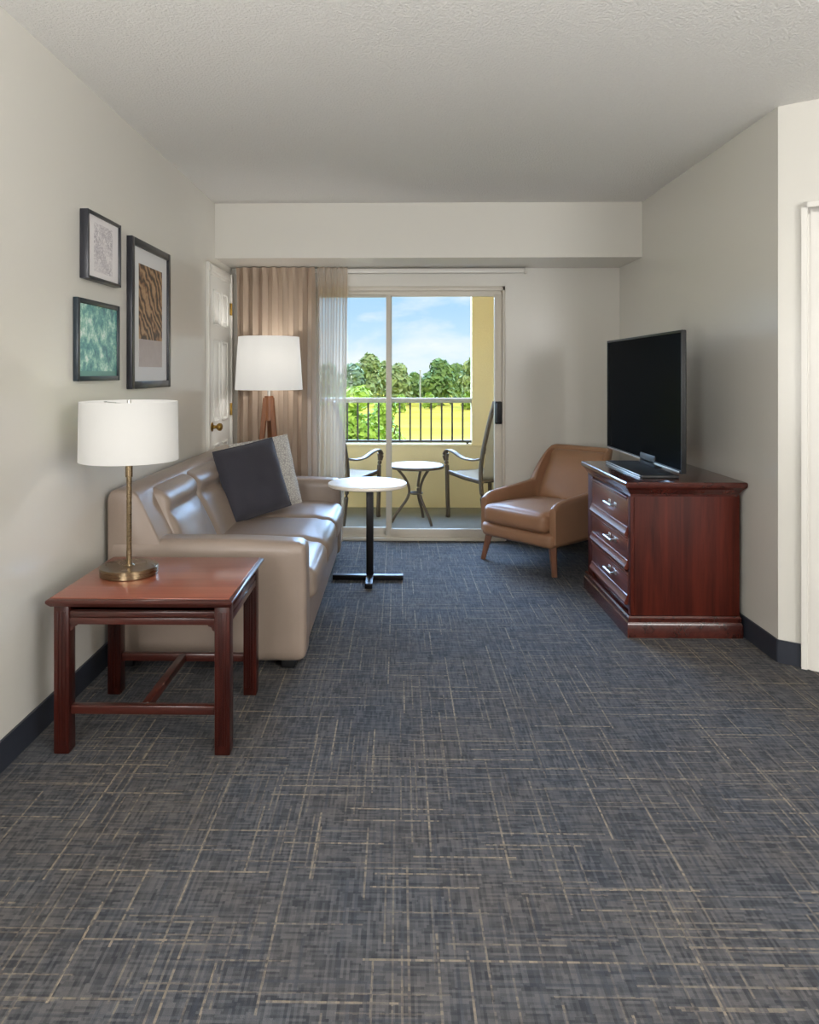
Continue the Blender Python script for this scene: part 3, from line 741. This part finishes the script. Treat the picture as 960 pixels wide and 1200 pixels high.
pillow('throw_pillow', (-.818, 4.475, .642), .44, .10, pm(math.radians(45), math.radians(-14), math.radians(-5)), 'pattern', 'pale grey patterned throw pillow behind the navy one')

# ================================================================== SIDE TABLE
tb = thing('side_table', (-.86, 2.63, 0), 'cherry wood side table with crossbar stretchers, under the table lamp', 'table')
tx0, tx1, ty0, ty1, tz = -1.163, -.545, 2.365, 2.925, .525
LX0, LX1, LY0, LY1 = tx0+.014, tx1-.014, ty0+.03, ty1-.03
b = MB().moulding([(-.02, tz-.030), (-.012, tz-.028), (-.006, tz-.022), (0, tz-.013), (0, tz-.007), (-.004, tz-.003), (-.014, tz)], tx0, tx1, ty0, ty1)
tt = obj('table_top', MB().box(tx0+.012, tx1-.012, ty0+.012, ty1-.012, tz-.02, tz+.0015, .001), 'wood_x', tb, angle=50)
obj('edge_moulding', b, 'wood_dx', tt, angle=30)
lw = .052
for x0, y0 in ((LX0, LY0), (LX1-lw, LY0), (LX0, LY1-lw), (LX1-lw, LY1-lw)):
    leg = MB().box(x0, x0+lw, y0, y0+lw, 0, tz-.028, .004)
    for k in range(3):
        leg.box(x0+.010+k*.0125, x0+.017+k*.0125, y0-.003, y0+.005, .03, tz-.05, .002)
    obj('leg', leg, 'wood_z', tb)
az0 = tz-.028-.065
def apron(horizontal, a0, a1, c, sgn):
    b = MB()
    for (z0, z1, o) in ((az0+.045, tz-.028, .000), (az0+.024, az0+.043, .004), (az0, az0+.022, .007)):
        if horizontal: b.box(a0, a1, min(c, c-sgn*.02)-(.0 if sgn < 0 else 0), max(c, c-sgn*.02)+.0, z0, z1, .002); b.box(a0, a1, min(c+sgn*o, c), max(c+sgn*o, c)+.0001, z0, z1, .001)
        else: b.box(min(c, c-sgn*.02), max(c, c-sgn*.02), a0, a1, z0, z1, .002); b.box(min(c+sgn*o, c), max(c+sgn*o, c)+.0001, a0, a1, z0, z1, .001)
    return b
obj('apron', apron(True, LX0+lw, LX1-lw, LY0+.010, -1), 'wood_dx', tb)
obj('apron', apron(True, LX0+lw, LX1-lw, LY1-.010, 1), 'wood_dx', tb)
obj('apron', apron(False, LY0+lw, LY1-lw, LX0+.010, -1), 'wood_dx', tb)
obj('apron', apron(False, LY0+lw, LY1-lw, LX1-.010, 1), 'wood_dx', tb)
for x0, s in ((LX0+lw, 1), (LX1-lw, -1)):
    b = MB(); pts = [(0,0), (.026*s,0), (.022*s,-.006), (.012*s,-.010), (.008*s,-.020), (0,-.024)]
    R_ = Matrix.Translation((x0, LY0+.026, az0)) @ Matrix.Rotation(PI/2, 4, 'X')
    b.prism(pts, 0, .016, R_); obj('corner_bracket', b, 'wood_dx', tb, smooth=False)
obj('stretcher', MB().box(LX0+lw, LX1-lw, LY0+.012, LY0+.040, .128, .158, .004), 'wood_dx', tb)
obj('stretcher', MB().box(LX0+lw, LX1-lw, LY1-.040, LY1-.012, .128, .158, .004), 'wood_dx', tb)
obj('stretcher', MB().box(-.868, -.840, LY0+.040, LY1-.040, .128, .158, .004), 'wood_dx', tb)

# ---- table lamp
lx, lyy = -.998, 2.67
tz += .002
tl = thing('table_lamp', (lx, lyy, tz), 'bronze table lamp with white drum shade on the side table', 'lamp')
obj('lamp_base', MB().lathe([(0,tz),(.102,tz),(.104,tz+.002),(.104,tz+.028),(.1025,tz+.030),(.02,tz+.031),(.012,tz+.038),(0,tz+.038)], (lx,lyy), 64), 'bronze', tl, angle=20)
obj('lamp_stem', MB().cyl(lx, lyy, tz+.03, .965, .0095, n=20).cyl(lx, lyy, .885, .93, .013, n=20), 'bronze', tl)
sz0, sz1, r0, r1 = .947, 1.165, .177, .174
shd = obj('lamp_shade', MB().lathe([(r0,sz0),(r1,sz1),(r1-.004,sz1),(r0-.004,sz0)], (lx,lyy), 64, close=True), 'shade1', tl)
b = MB()
for k in range(3):
    a = k*2*PI/3+.4; b.tube([(lx, lyy, sz1-.012), (lx+math.cos(a)*(r1-.005), lyy+math.sin(a)*(r1-.005), sz1-.006)], .0022, 6)
b.cyl(lx, lyy, sz1-.02, sz1+.004, .009, .007, 16); b.tube([(lx-.0, lyy, .95), (lx-.055, lyy, 1.0), (lx-.055, lyy, 1.09), (lx, lyy, sz1-.02)], .002, 6)
obj('shade_spider', b, 'silver', tl)
obj('bulb', MB().lathe([(0,.965),(.013,.967),(.014,.99),(.03,1.02),(.031,1.045),(.02,1.068),(0,1.075)], (lx,lyy), 20), shader_mat('lit_bulb', lambda T: (lambda e: (setattr(e.inputs[1], 'default_value', 3.0), e.outputs[0])[1])(T.new('ShaderNodeEmission'))), tl)
light('table_lamp_light', 'POINT', (lx+.035, lyy-.03, 1.045), .7, (1,.98,.93), shadow_soft_size=.03).parent = None

# ================================================================== FLOOR LAMP
fx, fy = -.926, 5.172
fl = thing('floor_lamp', (fx, fy, 0), 'wooden tripod floor lamp with white tapered shade in the corner behind the sofa', 'lamp')
for a in (208, 332, 90):
    c, s = math.cos(math.radians(a)), math.sin(math.radians(a))
    obj('leg', MB().tube([(fx+c*.155, fy+s*.155, 0), (fx+c*.05, fy+s*.05, .82), (fx+c*.022, fy+s*.022, 1.09)], [.75,1,1.05], 8, flat=(.038,.038)), 'lampwood', fl)
obj('leg_hub', MB().cyl(fx, fy, .93, 1.105, .04, .032, 20), 'lampwood', fl)
obj('lamp_neck', MB().cyl(fx, fy, 1.10, 1.20, .012, n=16), 'silver', fl)
f0, f1, g0, g1 = 1.15, 1.527, .240, .216
obj('lamp_shade', MB().lathe([(g0,f0),(g1,f1),(g1-.004,f1),(g0-.004,f0)], (fx,fy), 64, close=True), 'shade2', fl)
b = MB()
for k in range(3):
    a = k*2*PI/3+.2; b.tube([(fx, fy, f1-.015), (fx+math.cos(a)*(g1-.005), fy+math.sin(a)*(g1-.005), f1-.008)], .0025, 6)
b.tube([(fx, fy, 1.19), (fx, fy, f1-.012)], .004, 8)
obj('shade_spider', b, 'silver', fl)
light('floor_lamp_light', 'POINT', (fx+.03, fy-.03, 1.36), 4.4, (1,.97,.92), shadow_soft_size=.03)

# ================================================================== PEDESTAL TABLE
px_, py_ = -.175, 4.45
pt = thing('pedestal_table', (px_, py_, 0), 'small round white-topped pedestal table with black cross base beside the sofa', 'table')
obj('table_top', MB().lathe([(0,.576),(.232,.576),(.241,.581),(.243,.588),(.241,.596),(.236,.599),(0,.599)], (px_-.015,py_), 64), 'whitetop', pt)
obj('pole', MB().box(px_-.022, px_+.022, py_-.022, py_+.022, .035, .570, .003), 'black', pt)
obj('top_plate', MB().box(px_-.08, px_+.08, py_-.08, py_+.08, .568, .576, .002), 'black', pt)
obj('base_bar', MB().box(px_-.228, px_+.205, py_-.022, py_+.022, .004, .034, .003), 'black', pt)
obj('base_bar', MB().box(px_-.022, px_+.022, py_-.20, py_-.022, .004, .034, .003), 'black', pt)
obj('base_bar', MB().box(px_-.022, px_+.022, py_+.022, py_+.20, .004, .034, .003), 'black', pt)
for x, y in ((px_-.2, py_), (px_+.18, py_), (px_, py_-.18), (px_, py_+.18)):
    obj('glide', MB().cyl(x, y, 0, .005, .012, n=14), 'blackplastic', pt)

# ================================================================== ARMCHAIR (local: +y faces front, x to its left... built in chair axes)
ax_, ay_ = .77, 4.74
ang = math.atan2(-.658, -.753)                 # world heading of the chair front
ac = thing('armchair', (ax_+.753*.3, ay_+.658*.3, 0), 'tan leather armchair in the corner beside the sliding door', 'armchair', ang+PI/2)
# local: front is -y (y=-.3 at the front legs), x spans the width
K = dict(world=False, angle=180)
def shell_surface():
    path = []                                   # (x, y, top z, lean out) along the U, left arm -> back -> right arm
    W, D = .31, .30
    n1, n2, n3 = 14, 10, 14
    pts = []
    for i in range(n1+1):
        t = i/n1; y = -D+t*(.52); pts.append((-W+.0*t, y, .455+.045*t-.03*(1-min(1, t/.12))**2, 0, t))
    R = .09
    cx_, cy_ = -W+R, .22
    for i in range(1, n2+1):
        a = PI-(PI/2)*i/n2; pts.append((cx_+R*math.cos(a), cy_+R*math.sin(a), None, i/n2, 0))
    half = pts
    full = half + [(-q[0], q[1], q[2], q[3], q[4]) for q in reversed(half)]
    # extra points across the back
    back = []
    a0, a1 = half[-1], full[len(half)]
    for i in range(1, 12):
        t = i/12; back.append((a0[0]+(a1[0]-a0[0])*t, a0[1]+.012*math.sin(PI*t), None, 1, 0))
    full = half + back + full[len(half):]
    return full
U = shell_surface()
def sm(t): t = max(0, min(1, t)); return t*t*(3-2*t)
rows = 16; th_ = .05; vs = []; fs = []; nU = len(U)
def topz(i):
    x, y, z, bk, t = U[i]
    if z is not None: return z + .20*sm((t-.86)/.30)*0
    return .50 + .245*sm(.05+bk*1.5)
zs = [topz(i) for i in range(nU)]
for _ in range(1): zs = [zs[0]]+[(zs[i-1]+2*zs[i]+zs[i+1])/4 for i in range(1, nU-1)]+[zs[-1]]
def nrm2(i):
    a, c = U[max(i-1,0)], U[min(i+1,nU-1)]; d = Vector((c[0]-a[0], c[1]-a[1])).normalized(); return Vector((-d.y, d.x))
ring = []
for i in range(nU):
    x, y, _, bk, t = U[i]; n = nrm2(i)           # outward
    zt = zs[i]; zb = .20; prof = []
    m_ = 12
    for j in range(m_+1): prof.append((0, zb+(zt-.02-zb)*j/m_))
    prof += [(-th_*.15, zt-.005), (-th_*.5, zt), (-th_*.85, zt-.005)]
    for j in range(m_+1): prof.append((-th_, zt-.02-(zt-.02-zb)*j/m_))
    row = []
    for o, z in prof:
        k = max(0, (z-.38))/.36; lean = .16*k*sm(bk*1.1) if bk else 0
        wfac = 1-.075*sm((z-.48)/.26)             # back narrows to the top
        row.append(((x+n.x*o)*wfac, y+n.y*o+lean*1.0, z))
    ring.append(row)
m_ = len(ring[0])
for r in ring: vs += r
for i in range(nU-1):
    for j in range(m_-1): a = i*m_+j; fs.append((a, a+1, a+m_+1, a+m_))
    fs.append((i*m_+m_-1, i*m_, (i+1)*m_, (i+1)*m_+m_-1))
fs.append(tuple(range(m_))); fs.append(tuple((nU-1)*m_+j for j in reversed(range(m_))))
so_ = obj('shell', MB().add(vs, fs), 'chair', ac, world=False, angle=60)
bv = so_.modifiers.new('round', 'BEVEL'); bv.width = .016; bv.segments = 4; bv.limit_method = 'ANGLE'
obj('seat_base', MB().rbox(-.295, .295, -.325, .30, .168, .268, .035, (.004,.012,.0), 12), 'chair', ac, **K)
def wseat(p, q):
    p.x *= 1-.05*sm((p.y+.1)/.4); return p
obj('seat_cushion', MB().rbox(-.258, .258, -.345, .22, .262, .388, .04, (.004,.012,.016), 16, wseat), 'chair', ac, **K)
def wback(p, q):
    k = max(0, p.z-.38)/.36; p.y += .16*k; p.x *= 1-.10*sm((p.z-.45)/.3); return p
obj('back_pad', MB().rbox(-.248, .248, .215, .292, .36, .715, .03, (0,.014,.0), 14, wback), 'chair', ac, **K)
for sx in (-1, 1):
    for y, dy in ((-.27, -.025), (.27, .03)):
        obj('leg', MB().tube([(sx*.278+sx*.019, y+dy, 0), (sx*.262, y, .175)], [.7, 1.1], 8, flat=(.043,.043)), 'legwood', ac, world=False)

# ================================================================== DRESSER
DX0, DX1, DY0, DY1 = 1.118, 1.640, 3.515, 4.30
dr = thing('dresser', (1.38, 3.9, 0), 'dark mahogany three-drawer dresser under the television', 'dresser')
obj('carcass', MB().box(DX0+.018, DX1, DY0, DY1, .09, .685, .003), 'dwood_z', dr)
for y0, y1 in ((DY0, DY0+.035), (DY1-.10, DY1)):
    obj('corner_post', MB().box(DX0, DX0+.018, y0, y1, .10, .685, .004), 'dwood_z', dr)
obj('base_plinth', MB().moulding([(.0,0), (.012,0), (.012,.062), (.008,.070), (.006,.074), (.007,.080), (.007,.094), (.002,.102), (0,.103)], DX0-.008, DX1-.005, DY0-.008, DY1+.004), 'dwood_x', dr, angle=30)
obj('dresser_top', MB().moulding([(-.03,.672), (.0,.675), (.001,.686), (.006,.692), (.014,.705), (.022,.715), (.026,.718), (.030,.722), (.032,.730), (.032,.742), (.028,.747), (.02,.748)], DX0, DX1-.008, DY0, DY1), 'dwood_x', dr, angle=30)
for zb, ztp in ((.482,.664), (.320,.470), (.150,.300)):
    dy0, dy1 = DY0+.037, DY1-.102
    w_ = MB(); x = DX0
    w_.box(x-.002, x+.018, dy0, dy1, zb, ztp, .003)
    dw = obj('drawer', w_, 'dwood_y', dr)
    mo = MB()
    prof = [(.0, zb-.010), (-.016, zb-.006), (-.018, zb+.004), (-.014, zb+.012), (-.008, zb+.024), (-.006, zb+.036), (.0, zb+.040)]
    vs = [(x+o, y, z) for y in (dy0, dy1) for o, z in prof]; k = len(prof)
    mo.add(vs, [(i, i+1, k+i+1, k+i) for i in range(k-1)]+[tuple(range(k)), tuple(reversed(range(k, 2*k)))])
    obj('cove_moulding', mo, 'dwood_y', dw, angle=30)
    obj('bead', MB().box(x-.010, x, dy0, dy1, ztp-.008, ztp+.003, .003).box(x-.007, x, dy0, dy1, ztp-.020, ztp-.012, .003), 'dwood_y', dw)
    zc = (zb+ztp)/2+.022; yc = 3.80
    hb = MB().tube([(x-.030, yc-.065, zc-.005), (x-.030, yc+.065, zc-.005)], .006, 10)
    for y in (yc-.05, yc+.05): hb.tube([(x-.003, y, zc-.003), (x-.030, y, zc-.005)], .005, 8).box(x-.006, x-.001, y-.016, y+.016, zc-.014, zc+.010, .002)
    tag(obj('drawer_pull', hb, 'silver', dw), 'brushed nickel bar pull')

# ================================================================== TELEVISION
tv = thing('television', (1.36, 3.98, .748), 'large black flat-screen television on the dresser', 'television')
VX, V0, V1, VZ0, VZ1 = 1.36, 3.50, 4.745, .784, 1.477
obj('housing', MB().box(VX+.004, VX+.022, V0, V1, VZ0, VZ1, .006).box(VX+.022, VX+.055, V0+.25, V1-.25, VZ0+.05, VZ0+.45, .012), 'blackplastic', tv)
b = MB(); bz = .012
for a, c, p, q in ((V0, V0+bz, VZ0, VZ1), (V1-bz, V1, VZ0, VZ1), (V0+bz, V1-bz, VZ0, VZ0+.016), (V0+bz, V1-bz, VZ1-bz, VZ1)): b.box(VX-.003, VX+.006, a, c, p, q, .002)
obj('bezel', b, 'blackplastic', tv)
obj('screen', MB().box(VX-.001, VX+.005, V0+bz-.001, V1-bz+.001, VZ0+.015, VZ1-bz+.001), 'screen', tv, smooth=False)
tag(obj('bezel_strip', MB().box(VX-.006, VX-.001, V0+.03, V1-.01, VZ0+.001, VZ0+.010, .001), 'silver', tv), 'silver strip along the lower bezel')
obj('stand_neck', MB().box(VX-.006, VX+.04, 3.86, 4.10, .762, .83, .01), 'blackplastic', tv)
st = obj('stand_base', MB().box(1.20, 1.385, 3.60, 4.22, .7482, .764, .004), 'blackplastic', tv)
obj('stand_edge', MB().box(1.196, 1.201, 3.62, 4.20, .7485, .7525, .001).box(1.196, 1.201, 3.62, 4.20, .7585, .763, .001), 'silver', st)
